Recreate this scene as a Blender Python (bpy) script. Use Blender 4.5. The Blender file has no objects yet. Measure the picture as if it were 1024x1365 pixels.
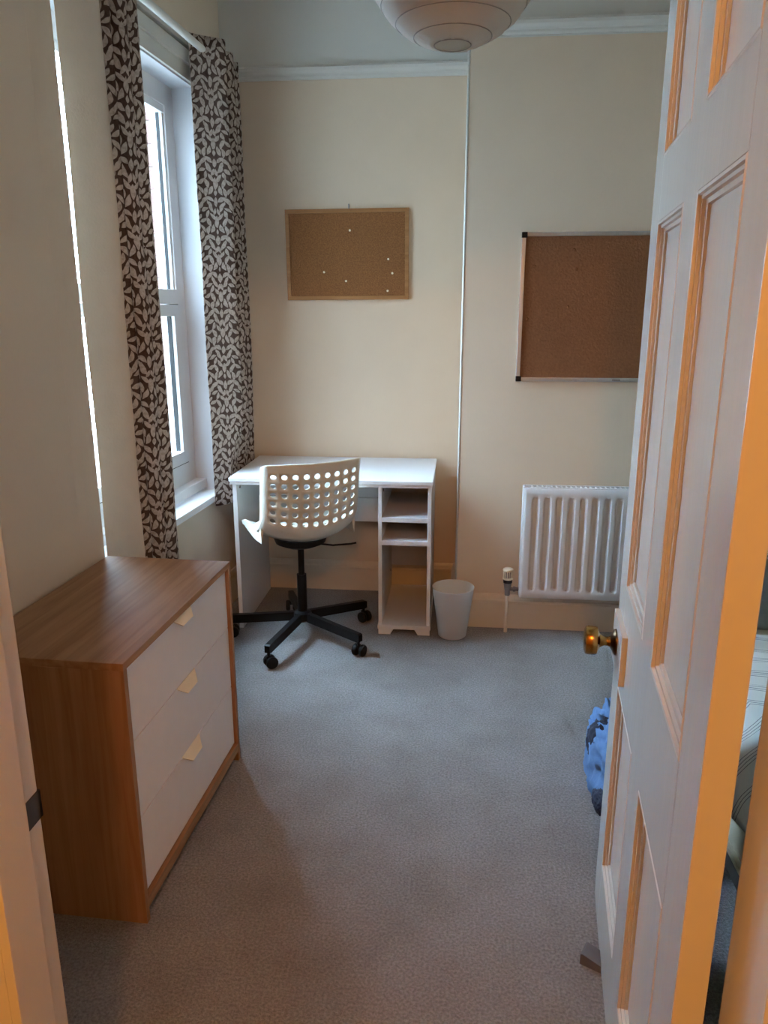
import bpy, bmesh, math, random
from mathutils import Vector, Matrix, noise
random.seed(7)
S = bpy.context.scene
COL = S.collection
R = math.radians

# ------------------------------------------------------------------ camera, world, exposure
cam_d = bpy.data.cameras.new('camera'); cam = bpy.data.objects.new('camera', cam_d); COL.objects.link(cam)
cam_d.sensor_fit = 'HORIZONTAL'; cam_d.sensor_width = 36; cam_d.lens = 36 * 1005.6 / 1024
cam_d.clip_start = 0.02
cam.location = (0, 0, 1.5)
cam.rotation_euler = (R(90 - 14.842), 0, R(5.5))
S.camera = cam
wd = bpy.data.worlds.new('overcast_sky'); S.world = wd; wd.use_nodes = True
bgn = wd.node_tree.nodes['Background']
bgn.inputs['Color'].default_value = (0.545, 0.745, 1.0, 1)
bgn.inputs['Strength'].default_value = 46
vs = S.view_settings
vs.view_transform = 'Standard'; vs.look = 'None'; vs.gamma = 1; vs.use_curve_mapping = False
vs.exposure = 0.19
# the landing lamp behind the camera (warm bulb)
hl = bpy.data.lights.new('landing_lamp_offscreen', 'POINT'); hlo = bpy.data.objects.new('landing_lamp_offscreen', hl); COL.objects.link(hlo)
hl.color = (1.0, 0.43, 0.11); hl.energy = 60; hl.shadow_soft_size = 0.06; hlo.location = (0.008, -0.90, 2.74)

# ------------------------------------------------------------------ materials
MATS = {}
def mat(name, col, rough=0.6, metal=0.0, noise_amt=0.0, scale=20, bump=0.0, bscale=None, coat=0.0, stretch=None, col2=None, spec=None):
    m = bpy.data.materials.new(name); m.use_nodes = True; MATS[name] = m
    nt = m.node_tree; b = nt.nodes['Principled BSDF']
    b.inputs['Base Color'].default_value = (*col, 1); b.inputs['Roughness'].default_value = rough; b.inputs['Metallic'].default_value = metal
    if coat: b.inputs['Coat Weight'].default_value = coat; b.inputs['Coat Roughness'].default_value = 0.12
    if spec is not None: b.inputs['Specular IOR Level'].default_value = spec
    tc = nt.nodes.new('ShaderNodeTexCoord'); src = tc.outputs['Object']
    if stretch:
        mp = nt.nodes.new('ShaderNodeMapping'); mp.inputs['Scale'].default_value = stretch
        nt.links.new(src, mp.inputs['Vector']); src = mp.outputs['Vector']
    if noise_amt or col2:
        n = nt.nodes.new('ShaderNodeTexNoise'); n.inputs['Scale'].default_value = scale; n.inputs['Detail'].default_value = 6
        nt.links.new(src, n.inputs['Vector'])
        rp = nt.nodes.new('ShaderNodeValToRGB')
        c2 = col2 if col2 else tuple(min(1, c * (1 - noise_amt)) for c in col)
        rp.color_ramp.elements[0].position = 0.32; rp.color_ramp.elements[0].color = (*c2, 1)
        rp.color_ramp.elements[1].position = 0.68; rp.color_ramp.elements[1].color = (*col, 1)
        nt.links.new(n.outputs['Fac'], rp.inputs['Fac']); nt.links.new(rp.outputs['Color'], b.inputs['Base Color'])
    if bump:
        n2 = nt.nodes.new('ShaderNodeTexNoise'); n2.inputs['Scale'].default_value = bscale or scale; n2.inputs['Detail'].default_value = 4
        nt.links.new(src, n2.inputs['Vector'])
        bp = nt.nodes.new('ShaderNodeBump'); bp.inputs['Strength'].default_value = bump; bp.inputs['Distance'].default_value = 0.01
        nt.links.new(n2.outputs['Fac'], bp.inputs['Height']); nt.links.new(bp.outputs['Normal'], b.inputs['Normal'])
    return m
M_wall = mat('magnolia_paint', (0.77, 0.635, 0.485), 0.55, noise_amt=0.05, scale=3, bump=0.06, bscale=9)
M_frieze = mat('pale_grey_paint', (0.72, 0.71, 0.66), 0.7, noise_amt=0.03, scale=3)
M_ceil = mat('ceiling_paint', (0.88, 0.86, 0.81), 0.8, noise_amt=0.02, scale=3)
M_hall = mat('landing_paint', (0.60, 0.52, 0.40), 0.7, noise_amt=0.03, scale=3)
M_trim = mat('cream_gloss_paint', (0.74, 0.64, 0.51), 0.35, noise_amt=0.04, scale=6)
M_rail = mat('white_rail_paint', (0.72, 0.71, 0.66), 0.4, noise_amt=0.03, scale=6)
M_gloss = mat('white_gloss_paint', (0.72, 0.70, 0.66), 0.16, noise_amt=0.03, scale=5, bump=0.035, bscale=10, stretch=(3, 3, 0.25))
M_upvc = mat('white_upvc', (0.92, 0.93, 0.94), 0.3, noise_amt=0.01)
M_reveal = mat('pale_reveal_paint', (0.68, 0.70, 0.73), 0.5, noise_amt=0.03, scale=5)
M_seal = mat('black_rubber_seal', (0.02, 0.02, 0.02), 0.6, noise_amt=0.1)
M_white = mat('white_melamine', (0.78, 0.78, 0.79), 0.35, noise_amt=0.02, scale=40)
M_drawer = mat('white_drawer_front', (0.90, 0.90, 0.92), 0.4, noise_amt=0.02, scale=20)
M_tab = mat('cream_lacquered_metal', (0.86, 0.76, 0.58), 0.4, noise_amt=0.03)
M_black = mat('black_steel', (0.006, 0.006, 0.0065), 0.38, noise_amt=0.2, scale=60, spec=0.25)
M_rubber = mat('black_plastic', (0.008, 0.008, 0.009), 0.5, noise_amt=0.2, scale=60, spec=0.25)
M_shell = mat('cream_plastic', (0.80, 0.77, 0.66), 0.3, noise_amt=0.02, scale=30)
M_rad = mat('white_radiator_enamel', (0.74, 0.74, 0.74), 0.3, noise_amt=0.02, scale=10)
M_alu = mat('brushed_aluminium', (0.72, 0.73, 0.75), 0.35, 0.85, noise_amt=0.06, scale=30, stretch=(20, 1, 1))
M_brass = mat('aged_brass', (0.42, 0.22, 0.06), 0.22, 1.0, noise_amt=0.35, scale=30)
M_brassd = mat('tarnished_brass', (0.13, 0.075, 0.035), 0.3, 1.0, noise_amt=0.4, scale=30)
M_strike = mat('dark_strike_metal', (0.10, 0.07, 0.05), 0.4, 0.7, noise_amt=0.3)
M_blue = mat('blue_cotton', (0.12, 0.235, 0.47), 0.8, noise_amt=0.25, scale=9, bump=0.25, bscale=40)
M_navy = mat('navy_lining', (0.012, 0.016, 0.045), 0.7, noise_amt=0.4, scale=12)
M_pin = mat('pale_pin_plastic', (0.82, 0.74, 0.62), 0.4, noise_amt=0.02)
M_nail = mat('steel_nail', (0.35, 0.33, 0.30), 0.4, 0.9, noise_amt=0.1)
M_paper = mat('rice_paper', (0.88, 0.84, 0.77), 0.85, noise_amt=0.05, scale=25, bump=0.3, bscale=14)
def _translucent(m, fac, col):
    nt = m.node_tree; b = nt.nodes['Principled BSDF']; o = nt.nodes['Material Output']
    t = nt.nodes.new('ShaderNodeBsdfTranslucent'); t.inputs['Color'].default_value = (*col, 1); x = nt.nodes.new('ShaderNodeMixShader'); x.inputs[0].default_value = fac
    nt.links.new(b.outputs[0], x.inputs[1]); nt.links.new(t.outputs[0], x.inputs[2]); nt.links.new(x.outputs[0], o.inputs['Surface'])
_translucent(M_paper, 0.45, (0.85, 0.80, 0.72))
M_wire = mat('paper_rib_wire', (0.48, 0.45, 0.40), 0.6, noise_amt=0.05)
M_cord = mat('white_flex', (0.8, 0.79, 0.76), 0.5, noise_amt=0.02)
M_mortar = mat('pale_mortar', (0.45, 0.41, 0.38), 0.9, noise_amt=0.15, scale=60)
M_brick = mat('weathered_red_brick', (0.30, 0.165, 0.14), 0.85, noise_amt=0.3, scale=30, bump=0.3, bscale=80)
M_render = mat('grey_wall_render', (0.26, 0.25, 0.24), 0.9, noise_amt=0.15, scale=4)
M_ground = mat('yard_brick_paving', (0.30, 0.27, 0.24), 0.9, noise_amt=0.2, scale=4)
M_bedbase = mat('cream_sheet', (0.62, 0.56, 0.40), 0.85, noise_amt=0.1, scale=8)
M_bedframe = mat('dark_bed_frame', (0.035, 0.028, 0.022), 0.5, noise_amt=0.2)
M_box = mat('grey_fabric_box', (0.33, 0.36, 0.35), 0.8, noise_amt=0.12, scale=60)
M_boxedge = mat('dark_box_edging', (0.05, 0.05, 0.05), 0.7, noise_amt=0.12)
M_lining = mat('cream_curtain_lining', (0.76, 0.67, 0.56), 0.85, noise_amt=0.04, scale=20, bump=0.08, bscale=120)
M_grille = mat('valve_grey', (0.20, 0.17, 0.17), 0.5, noise_amt=0.1)
M_stop = mat('grey_metal_wedge', (0.20, 0.19, 0.20), 0.4, 0.3, noise_amt=0.2)

def carpet():
    m = mat('grey_carpet', (0.44, 0.42, 0.42), 0.95, bump=0.9, bscale=260, col2=(0.26, 0.245, 0.245), scale=150, spec=0.1)
    nt = m.node_tree; b = nt.nodes['Principled BSDF']
    # larger worn patches over the fleck
    n = nt.nodes.new('ShaderNodeTexNoise'); n.inputs['Scale'].default_value = 5; n.inputs['Detail'].default_value = 5
    tc = nt.nodes['Texture Coordinate']; nt.links.new(tc.outputs['Object'], n.inputs['Vector'])
    rp = nt.nodes.new('ShaderNodeValToRGB'); rp.color_ramp.elements[0].color = (0.84, 0.82, 0.80, 1); rp.color_ramp.elements[0].position = 0.3
    rp.color_ramp.elements[1].color = (1, 1, 1, 1); rp.color_ramp.elements[1].position = 0.6
    nt.links.new(n.outputs['Fac'], rp.inputs['Fac'])
    mx = nt.nodes.new('ShaderNodeMix'); mx.data_type = 'RGBA'; mx.blend_type = 'MULTIPLY'; mx.inputs[0].default_value = 1
    old = b.inputs['Base Color'].links[0].from_socket
    nt.links.new(old, mx.inputs[6]); nt.links.new(rp.outputs['Color'], mx.inputs[7]); nt.links.new(mx.outputs[2], b.inputs['Base Color'])
    return m
M_carpet = carpet()

def wood(name, axis, c1, c2, rough=0.42):
    m = bpy.data.materials.new(name); m.use_nodes = True; nt = m.node_tree; b = nt.nodes['Principled BSDF']
    tc = nt.nodes.new('ShaderNodeTexCoord'); mp = nt.nodes.new('ShaderNodeMapping')
    sc = [14, 14, 14]; sc[axis] = 0.7; mp.inputs['Scale'].default_value = sc
    n = nt.nodes.new('ShaderNodeTexNoise'); n.inputs['Scale'].default_value = 3.0; n.inputs['Detail'].default_value = 9; n.inputs['Distortion'].default_value = 0.6
    rp = nt.nodes.new('ShaderNodeValToRGB')
    rp.color_ramp.elements[0].position = 0.36; rp.color_ramp.elements[0].color = (*c2, 1)
    rp.color_ramp.elements[1].position = 0.66; rp.color_ramp.elements[1].color = (*c1, 1)
    nt.links.new(tc.outputs['Object'], mp.inputs['Vector']); nt.links.new(mp.outputs['Vector'], n.inputs['Vector'])
    nt.links.new(n.outputs['Fac'], rp.inputs['Fac']); nt.links.new(rp.outputs['Color'], b.inputs['Base Color'])
    b.inputs['Roughness'].default_value = rough; b.inputs['Specular IOR Level'].default_value = 0.14
    return m
M_oak_y = wood('oak_veneer_long_grain', 1, (0.36, 0.195, 0.10), (0.26, 0.13, 0.062), 0.55)
M_oak_z = wood('oak_veneer_upright_grain', 2, (0.36, 0.195, 0.10), (0.26, 0.13, 0.062), 0.55)
M_pine = wood('pine_frame', 0, (0.40, 0.20, 0.085), (0.30, 0.14, 0.055))

def cork(name, c1, c2, scale):
    m = mat(name, c1, 0.9, col2=c2, scale=scale, bump=0.35, bscale=scale * 1.3, spec=0.15)
    return m
M_cork = cork('cork_granules', (0.30, 0.135, 0.052), (0.19, 0.08, 0.03), 170)
M_cork2 = cork('smooth_cork', (0.245, 0.105, 0.048), (0.205, 0.085, 0.038), 90)

def glass():
    m = bpy.data.materials.new('window_glass'); m.use_nodes = True; nt = m.node_tree
    for n in list(nt.nodes): nt.nodes.remove(n)
    o = nt.nodes.new('ShaderNodeOutputMaterial'); mx = nt.nodes.new('ShaderNodeMixShader')
    t = nt.nodes.new('ShaderNodeBsdfTransparent'); t.inputs['Color'].default_value = (0.95, 0.98, 0.97, 1)
    g = nt.nodes.new('ShaderNodeBsdfGlossy'); g.inputs['Roughness'].default_value = 0.01
    f = nt.nodes.new('ShaderNodeLayerWeight'); f.inputs['Blend'].default_value = 0.5
    pw = nt.nodes.new('ShaderNodeMath'); pw.operation = 'POWER'; pw.inputs[1].default_value = 5; nt.links.new(f.outputs['Facing'], pw.inputs[0])
    ad = nt.nodes.new('ShaderNodeMath'); ad.operation = 'MULTIPLY_ADD'; ad.inputs[1].default_value = 0.9; ad.inputs[2].default_value = 0.03; nt.links.new(pw.outputs[0], ad.inputs[0])
    nt.links.new(ad.outputs[0], mx.inputs['Fac']); nt.links.new(t.outputs[0], mx.inputs[1]); nt.links.new(g.outputs[0], mx.inputs[2])
    nt.links.new(mx.outputs[0], o.inputs['Surface'])
    return m
M_glass = glass()

def frosted():
    m = bpy.data.materials.new('frosted_plastic'); m.use_nodes = True; nt = m.node_tree
    b = nt.nodes['Principled BSDF']; o = nt.nodes['Material Output']
    b.inputs['Base Color'].default_value = (0.80, 0.81, 0.80, 1); b.inputs['Roughness'].default_value = 0.4
    n = nt.nodes.new('ShaderNodeTexNoise'); n.inputs['Scale'].default_value = 46
    rp = nt.nodes.new('ShaderNodeValToRGB'); rp.color_ramp.elements[0].color = (0.92, 0.93, 0.92, 1); rp.color_ramp.elements[1].color = (0.96, 0.97, 0.96, 1)
    nt.links.new(n.outputs['Fac'], rp.inputs['Fac']); nt.links.new(rp.outputs['Color'], b.inputs['Base Color'])
    tl = nt.nodes.new('ShaderNodeBsdfTranslucent'); tl.inputs['Color'].default_value = (0.85, 0.86, 0.85, 1)
    tr = nt.nodes.new('ShaderNodeBsdfTransparent'); tr.inputs['Color'].default_value = (0.9, 0.9, 0.9, 1)
    m1 = nt.nodes.new('ShaderNodeMixShader'); m1.inputs[0].default_value = 0.30
    m2 = nt.nodes.new('ShaderNodeMixShader'); m2.inputs[0].default_value = 0.10
    nt.links.new(b.outputs[0], m1.inputs[1]); nt.links.new(tl.outputs[0], m1.inputs[2])
    nt.links.new(m1.outputs[0], m2.inputs[1]); nt.links.new(tr.outputs[0], m2.inputs[2]); nt.links.new(m2.outputs[0], o.inputs['Surface'])
    return m
M_frost = frosted()

def leafy():
    """woven leaf-scroll print: pale leaves separated by dark brown scrolling lines"""
    m = bpy.data.materials.new('leaf_print_curtain'); m.use_nodes = True; nt = m.node_tree
    b = nt.nodes['Principled BSDF']; o = nt.nodes['Material Output']; b.inputs['Roughness'].default_value = 0.9
    b.inputs['Specular IOR Level'].default_value = 0.1
    L = nt.links.new
    uv = nt.nodes.new('ShaderNodeUVMap'); uv.uv_map = 'cloth'
    sep = nt.nodes.new('ShaderNodeSeparateXYZ'); L(uv.outputs[0], sep.inputs[0])
    def mth(op, a, b2=None):
        n = nt.nodes.new('ShaderNodeMath'); n.operation = op
        for i, v in enumerate((a, b2)):
            if v is None: continue
            if isinstance(v, (int, float)): n.inputs[i].default_value = v
            else: L(v, n.inputs[i])
        return n.outputs[0]
    # hand drawn wobble, then a 0.17 m repeat mirrored about its centre line
    nz = nt.nodes.new('ShaderNodeTexNoise'); nz.noise_dimensions = '2D'; nz.inputs['Scale'].default_value = 24; nz.inputs['Detail'].default_value = 1
    L(uv.outputs[0], nz.inputs['Vector']); ns = nt.nodes.new('ShaderNodeSeparateXYZ'); L(nz.outputs['Color'], ns.inputs[0])
    pa = mth('PINGPONG', sep.outputs[0], 0.085)
    a_ = mth('ADD', pa, mth('MULTIPLY', mth('SUBTRACT', ns.outputs[0], 0.5), 0.010))
    b_ = mth('ADD', sep.outputs[1], mth('MULTIPLY', mth('SUBTRACT', ns.outputs[1], 0.5), 0.012))
    leaves = [(0, 20, 0, 24, 10, 0), (17, 34, 35, 23, 8, 7), (31, 19, 66, 18, 7.5, -6), (11, 70, 18, 21, 8.5, 9), (34, 57, 52, 24, 9, -7), (0, 106, 0, 17, 7, 0), (21, 99, -38, 20, 8, 8),
              (42, 92, 14, 21, 8.5, -8), (22, 131, 58, 20, 7.5, 7), (48, 128, -28, 23, 8.5, 6), (60, 28, -22, 23, 8.5, -8), (60, 64, -55, 20, 8, 7), (66, 99, 22, 21, 8.5, 8), (85, 50, 0, 21, 8.5, 0),
              (85, 128, 0, 25, 10, 0), (68, 148, -42, 20, 7.5, -7), (45, 160, 22, 17, 7.5, 6), (6, 146, 32, 14, 6.5, 0), (85, 88, 0, 13, 6, 0), (78, 10, 20, 16, 6.5, 6), (50, 44, -10, 12, 5, 0)]
    best = None
    for cx, cy, an, ln, wi, ku in leaves:
        dx = mth('SUBTRACT', a_, cx / 1000)
        wr = nt.nodes.new('ShaderNodeMath'); wr.operation = 'WRAP'; L(mth('SUBTRACT', b_, cy / 1000), wr.inputs[0]); wr.inputs[1].default_value = 0.08; wr.inputs[2].default_value = -0.08
        dy = wr.outputs[0]; sn, cn_ = math.sin(R(an)), math.cos(R(an))
        al = mth('ADD', mth('MULTIPLY', dx, sn), mth('MULTIPLY', dy, cn_)); ac = mth('SUBTRACT', mth('MULTIPLY', dx, cn_), mth('MULTIPLY', dy, sn))
        a2 = mth('MULTIPLY', al, al)
        f = mth('SUBTRACT', mth('SUBTRACT', wi / 1000, mth('MULTIPLY', a2, wi / 1000 / (ln / 1000) ** 2)), mth('ABSOLUTE', mth('ADD', ac, mth('MULTIPLY', a2, ku))))
        best = f if best is None else mth('MAXIMUM', best, f)
    rp = nt.nodes.new('ShaderNodeValToRGB'); e = rp.color_ramp.elements
    e[0].position = 0.42; e[0].color = (0.085, 0.052, 0.039, 1); e[1].position = 0.50; e[1].color = (0.52, 0.435, 0.375, 1)
    L(mth('ADD', mth('MULTIPLY', best, 60.0), 0.475), rp.inputs['Fac'])
    # darker flecks of weave inside the leaves
    wv = nt.nodes.new('ShaderNodeTexNoise'); wv.noise_dimensions = '2D'; wv.inputs['Scale'].default_value = 90; wv.inputs['Detail'].default_value = 2; L(uv.outputs[0], wv.inputs['Vector'])
    r2 = nt.nodes.new('ShaderNodeValToRGB'); e = r2.color_ramp.elements; e[0].position = 0.3; e[0].color = (0.72, 0.70, 0.68, 1); e[1].position = 0.6; e[1].color = (1, 1, 1, 1); L(wv.outputs['Fac'], r2.inputs['Fac'])
    mx = nt.nodes.new('ShaderNodeMix'); mx.data_type = 'RGBA'; mx.blend_type = 'MULTIPLY'; mx.inputs[0].default_value = 1
    L(rp.outputs[0], mx.inputs[6]); L(r2.outputs[0], mx.inputs[7]); L(mx.outputs[2], b.inputs['Base Color'])
    tl = nt.nodes.new('ShaderNodeBsdfTranslucent'); L(mx.outputs[2], tl.inputs['Color'])
    ms = nt.nodes.new('ShaderNodeMixShader'); ms.inputs[0].default_value = 0.2
    L(b.outputs[0], ms.inputs[1]); L(tl.outputs[0], ms.inputs[2]); L(ms.outputs[0], o.inputs['Surface'])
    return m
M_leaf = leafy()

def striped():
    m = bpy.data.materials.new('pinstripe_bedding'); m.use_nodes = True; nt = m.node_tree; b = nt.nodes['Principled BSDF']; L = nt.links.new
    b.inputs['Roughness'].default_value = 0.9
    uv = nt.nodes.new('ShaderNodeUVMap'); uv.uv_map = 'cloth'
    sep = nt.nodes.new('ShaderNodeSeparateXYZ'); L(uv.outputs[0], sep.inputs[0])
    def mth(op, a, v):
        n = nt.nodes.new('ShaderNodeMath'); n.operation = op; L(a, n.inputs[0]); n.inputs[1].default_value = v; return n.outputs[0]
    fine = mth('LESS_THAN', mth('FRACT', mth('MULTIPLY', sep.outputs[1], 62.0), 0), 0.22)
    band = mth('LESS_THAN', mth('FRACT', mth('MULTIPLY', sep.outputs[1], 7.5), 0), 0.42)
    mul = nt.nodes.new('ShaderNodeMath'); mul.operation = 'MULTIPLY'; L(fine, mul.inputs[0]); L(band, mul.inputs[1])
    mx = nt.nodes.new('ShaderNodeMix'); mx.data_type = 'RGBA'; L(mul.outputs[0], mx.inputs[0])
    mx.inputs[6].default_value = (0.74, 0.73, 0.68, 1); mx.inputs[7].default_value = (0.17, 0.16, 0.17, 1)
    L(mx.outputs[2], b.inputs['Base Color'])
    return m
M_stripe = striped()

# ------------------------------------------------------------------ helpers
def link(name, me, m=None, parent=None, smooth=False):
    o = bpy.data.objects.new(name, me); COL.objects.link(o)
    if m and not me.materials: me.materials.append(m)
    if parent: o.parent = parent
    if smooth:
        for p in me.polygons: p.use_smooth = True
    return o
def empty(name, loc=(0, 0, 0), rz=0):
    o = bpy.data.objects.new(name, None); COL.objects.link(o); o.location = loc; o.rotation_euler = (0, 0, rz); o.empty_display_size = 0.05
    return o
def tag(o, label, cat, group=None):
    o['label'] = label; o['category'] = cat
    if group: o['group'] = group
    return o
def struct(o, label=None, cat=None):
    o['kind'] = 'structure'
    if label: o['label'] = label
    if cat: o['category'] = cat
    return o
def bm_mesh(bm, name):
    bmesh.ops.recalc_face_normals(bm, faces=bm.faces)
    me = bpy.data.meshes.new(name); bm.to_mesh(me); bm.free(); return me
def add_box(bm, lo, hi, T=None, bev=0.0):
    vs_ = []
    for z in (lo[2], hi[2]):
        for y in (lo[1], hi[1]):
            for x in (lo[0], hi[0]):
                v = Vector((x, y, z)); vs_.append(bm.verts.new(T(v) if callable(T) else (T @ v if T else v)))
    f = [(0, 1, 3, 2), (4, 6, 7, 5), (0, 4, 5, 1), (2, 3, 7, 6), (0, 2, 6, 4), (1, 5, 7, 3)]
    fs = [bm.faces.new([vs_[i] for i in q]) for q in f]
    if bev:
        es = list({e for fc in fs for e in fc.edges})
        bmesh.ops.bevel(bm, geom=es, offset=bev, segments=2, affect='EDGES', profile=0.7)
def box(name, m, lo, hi, parent=None, T=None, bev=0.0):
    bm = bmesh.new(); add_box(bm, lo, hi, T, bev); return link(name, bm_mesh(bm, name), m, parent)
def add_prism(bm, poly, h0, h1, f):
    """poly in 2D, extruded from h0 to h1; f(a,b,h) -> Vector"""
    a = [bm.verts.new(f(p[0], p[1], h0)) for p in poly]; b = [bm.verts.new(f(p[0], p[1], h1)) for p in poly]
    bm.faces.new(a); bm.faces.new(b[::-1])
    n = len(poly)
    for i in range(n): bm.faces.new((a[i], a[(i + 1) % n], b[(i + 1) % n], b[i]))
def add_tube(bm, p0, p1, r0, r1=None, n=14, caps=True):
    p0 = Vector(p0); p1 = Vector(p1); r1 = r0 if r1 is None else r1
    ax = (p1 - p0).normalized(); t = ax.orthogonal().normalized(); u = ax.cross(t)
    A = [bm.verts.new(p0 + (t * math.cos(2 * math.pi * i / n) + u * math.sin(2 * math.pi * i / n)) * r0) for i in range(n)]
    B = [bm.verts.new(p1 + (t * math.cos(2 * math.pi * i / n) + u * math.sin(2 * math.pi * i / n)) * r1) for i in range(n)]
    for i in range(n): bm.faces.new((A[i], A[(i + 1) % n], B[(i + 1) % n], B[i]))
    if caps: bm.faces.new(A[::-1]); bm.faces.new(B)
def add_path(bm, pts, r, n=8):
    for a, b in zip(pts, pts[1:]): add_tube(bm, a, b, r, n=n)
def add_lathe(bm, prof, org=(0, 0, 0), axis=(0, 0, 1), n=32, closed_ends=True):
    org = Vector(org); ax = Vector(axis).normalized(); t = ax.orthogonal().normalized(); u = ax.cross(t)
    rings = []
    for r, h in prof:
        rings.append([bm.verts.new(org + ax * h + (t * math.cos(2 * math.pi * i / n) + u * math.sin(2 * math.pi * i / n)) * max(r, 1e-5)) for i in range(n)])
    for A, B in zip(rings, rings[1:]):
        for i in range(n): bm.faces.new((A[i], A[(i + 1) % n], B[(i + 1) % n], B[i]))
    if closed_ends: bm.faces.new(rings[0][::-1]); bm.faces.new(rings[-1])
def tube(name, m, p0, p1, r, parent=None, r1=None, n=16):
    bm = bmesh.new(); add_tube(bm, p0, p1, r, r1, n); o = link(name, bm_mesh(bm, name), m, parent); smooth_sides(o); return o
def smooth_sides(o, ang=40):
    me = o.data
    for p in me.polygons: p.use_smooth = True
    bm = bmesh.new(); bm.from_mesh(me)
    for e in bm.edges:
        if len(e.link_faces) == 2 and e.calc_face_angle(0) > R(ang): e.smooth = False
    bm.to_mesh(me); bm.free()

# window wall frame: s runs from the back corner towards the landing, off is into the room
KA = R(3.5); Wd = Vector((math.sin(KA), math.cos(KA), 0)); Wn = Vector((Wd.y, -Wd.x, 0)); W0 = Vector((-1.166, 3.945, 0))
def WP(s, off, z): return W0 - Wd * s + Wn * off + Vector((0, 0, z))
def WT(v): return WP(v.x, v.y, v.z)
# near left wall frame
NK = 0.0384
def nearx(y): return -1.15 + (y - 2.28) * NK
BACK = 3.945; BREAST = 3.495; CEIL = 2.98; RIGHT = 1.72

# ------------------------------------------------------------------ room shell
fl = struct(box('floor', M_carpet, (-1.75, -2.3, -0.1), (RIGHT + 0.1, 4.15, 0)), 'grey flecked fitted carpet', 'carpet')
struct(box('ceiling', M_ceil, (-1.75, -2.3, CEIL), (RIGHT + 0.1, 4.15, CEIL + 0.1)), 'pale painted ceiling', 'ceiling')
wb = struct(box('wall_back', M_wall, (-1.6, BACK, 0), (RIGHT + 0.1, 4.10, 2.575)), 'cream back wall behind the desk', 'wall')
box('frieze', M_frieze, (-1.6, BACK, 2.575), (RIGHT + 0.1, 4.10, CEIL), wb)
wbr = struct(box('wall_chimney_breast', M_wall, (0.012, BREAST, 0), (RIGHT, BACK + 0.02, 2.58)), 'cream chimney breast with the radiator', 'wall')
box('frieze', M_frieze, (0.012, BREAST, 2.58), (RIGHT, BACK + 0.02, CEIL), wbr)
bm = bmesh.new(); add_tube(bm, (0.0165, BREAST + 0.0045, 0.165), (0.0165, BREAST + 0.0045, 2.58), 0.0065, n=12)
o = link('corner_bead', bm_mesh(bm, 'corner_bead'), M_rail, wbr, True)
struct(box('wall_right', M_wall, (RIGHT, 0.6, 0), (RIGHT + 0.1, 4.10, CEIL)), 'cream right wall', 'wall')
# near part of the left wall (stands proud of the window wall)
bm = bmesh.new(); add_prism(bm, [(nearx(0.75), 0.75), (nearx(2.28), 2.28), (-1.45, 2.28), (-1.45, 0.75)], 0, CEIL, lambda a, b, h: Vector((a, b, h)))
wl = struct(link('wall_left', bm_mesh(bm, 'wall_left'), M_wall), 'cream left wall behind the chest of drawers', 'wall')
bm = bmesh.new(); add_prism(bm, [(nearx(2.150) - 0.004, 2.150), (nearx(2.150) + 0.0002, 2.150), (nearx(2.195) + 0.0022, 2.195), (nearx(2.279) + 0.0022, 2.279), (nearx(2.279) - 0.004, 2.279)], 0, CEIL, lambda a, b, h: Vector((a, b, h)))
struct(link('trim_1', bm_mesh(bm, 'trim_1'), M_wall), 'flat cream strip edging the left wall', 'trim')
# window wall: four blocks round the opening
OS0, OS1, OZ0, OZ1 = 0.36, 1.57, 0.64, 2.46
bm = bmesh.new()
add_box(bm, (-0.05, -0.17, 0), (1.72, 0, OZ0), WT); add_box(bm, (-0.05, -0.17, OZ1), (1.72, 0, CEIL), WT)
add_box(bm, (-0.05, -0.17, OZ0), (OS0, 0, OZ1), WT); add_box(bm, (OS1, -0.17, OZ0), (1.72, 0, OZ1), WT)
ww = struct(link('wall_window', bm_mesh(bm, 'wall_window'), M_wall), 'cream wall with the window', 'wall')
for nm, lo, hi in (('reveal_board', (OS0 - 0.001, -0.10, OZ0), (OS0 + 0.008, 0.002, OZ1)), ('reveal_board', (OS1 - 0.008, -0.10, OZ0), (OS1 + 0.001, 0.002, OZ1)), ('soffit_board', (OS0, -0.10, OZ1 - 0.008), (OS1, 0.002, OZ1 + 0.001))):
    box(nm, M_reveal, lo, hi, ww, WT)
# head casing over the window and the batten that carries the curtain pole
cas = struct(box('trim_2', M_rail, (OS0 - 0.10, -0.002, OZ1), (1.66, 0.014, 2.522), None, WT, 0.002), 'white moulded casing above the window', 'trim')
box('casing_bead', M_rail, (OS0 - 0.10, -0.002, 2.518), (1.66, 0.026, 2.572), cas, WT, 0.004)
struct(box('trim_3', M_rail, (0.06, -0.002, 2.592), (1.66, 0.020, 2.648), None, WT, 0.004), 'white wooden batten behind the curtain pole', 'trim')
# outer brick leaf
bw = empty('wall_outside'); struct(bw, 'weathered red brick wall outside the window', 'wall')
bm = bmesh.new()
add_box(bm, (-0.05, -0.236, -0.4), (0.432, -0.171, 3.2), WT); add_box(bm, (0.432, -0.236, -0.4), (1.95, -0.171, 0.60), WT)
add_box(bm, (0.432, -0.236, 2.50), (1.95, -0.171, 3.2), WT); add_box(bm, (1.55, -0.236, 0.60), (1.95, -0.171, 2.50), WT)
link('mortar', bm_mesh(bm, 'mortar'), M_mortar, bw)
bm = bmesh.new(); add_box(bm, (0, 0, 0), (0.225, 0.078, 0.082), WT, 0.004); bme = bm_mesh(bm, 'brick'); bme.materials.append(M_brick)
c0 = WP(0, 0, 0)
for i in range(20):
    z = 0.62 + i * 0.094
    o = bpy.data.objects.new('brick', bme); COL.objects.link(o); o.parent = bw
    s0 = 0.215 + random.uniform(-.002, .002); o.location = WP(s0, -0.243 + random.uniform(-.002, .002), z) - c0
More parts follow.
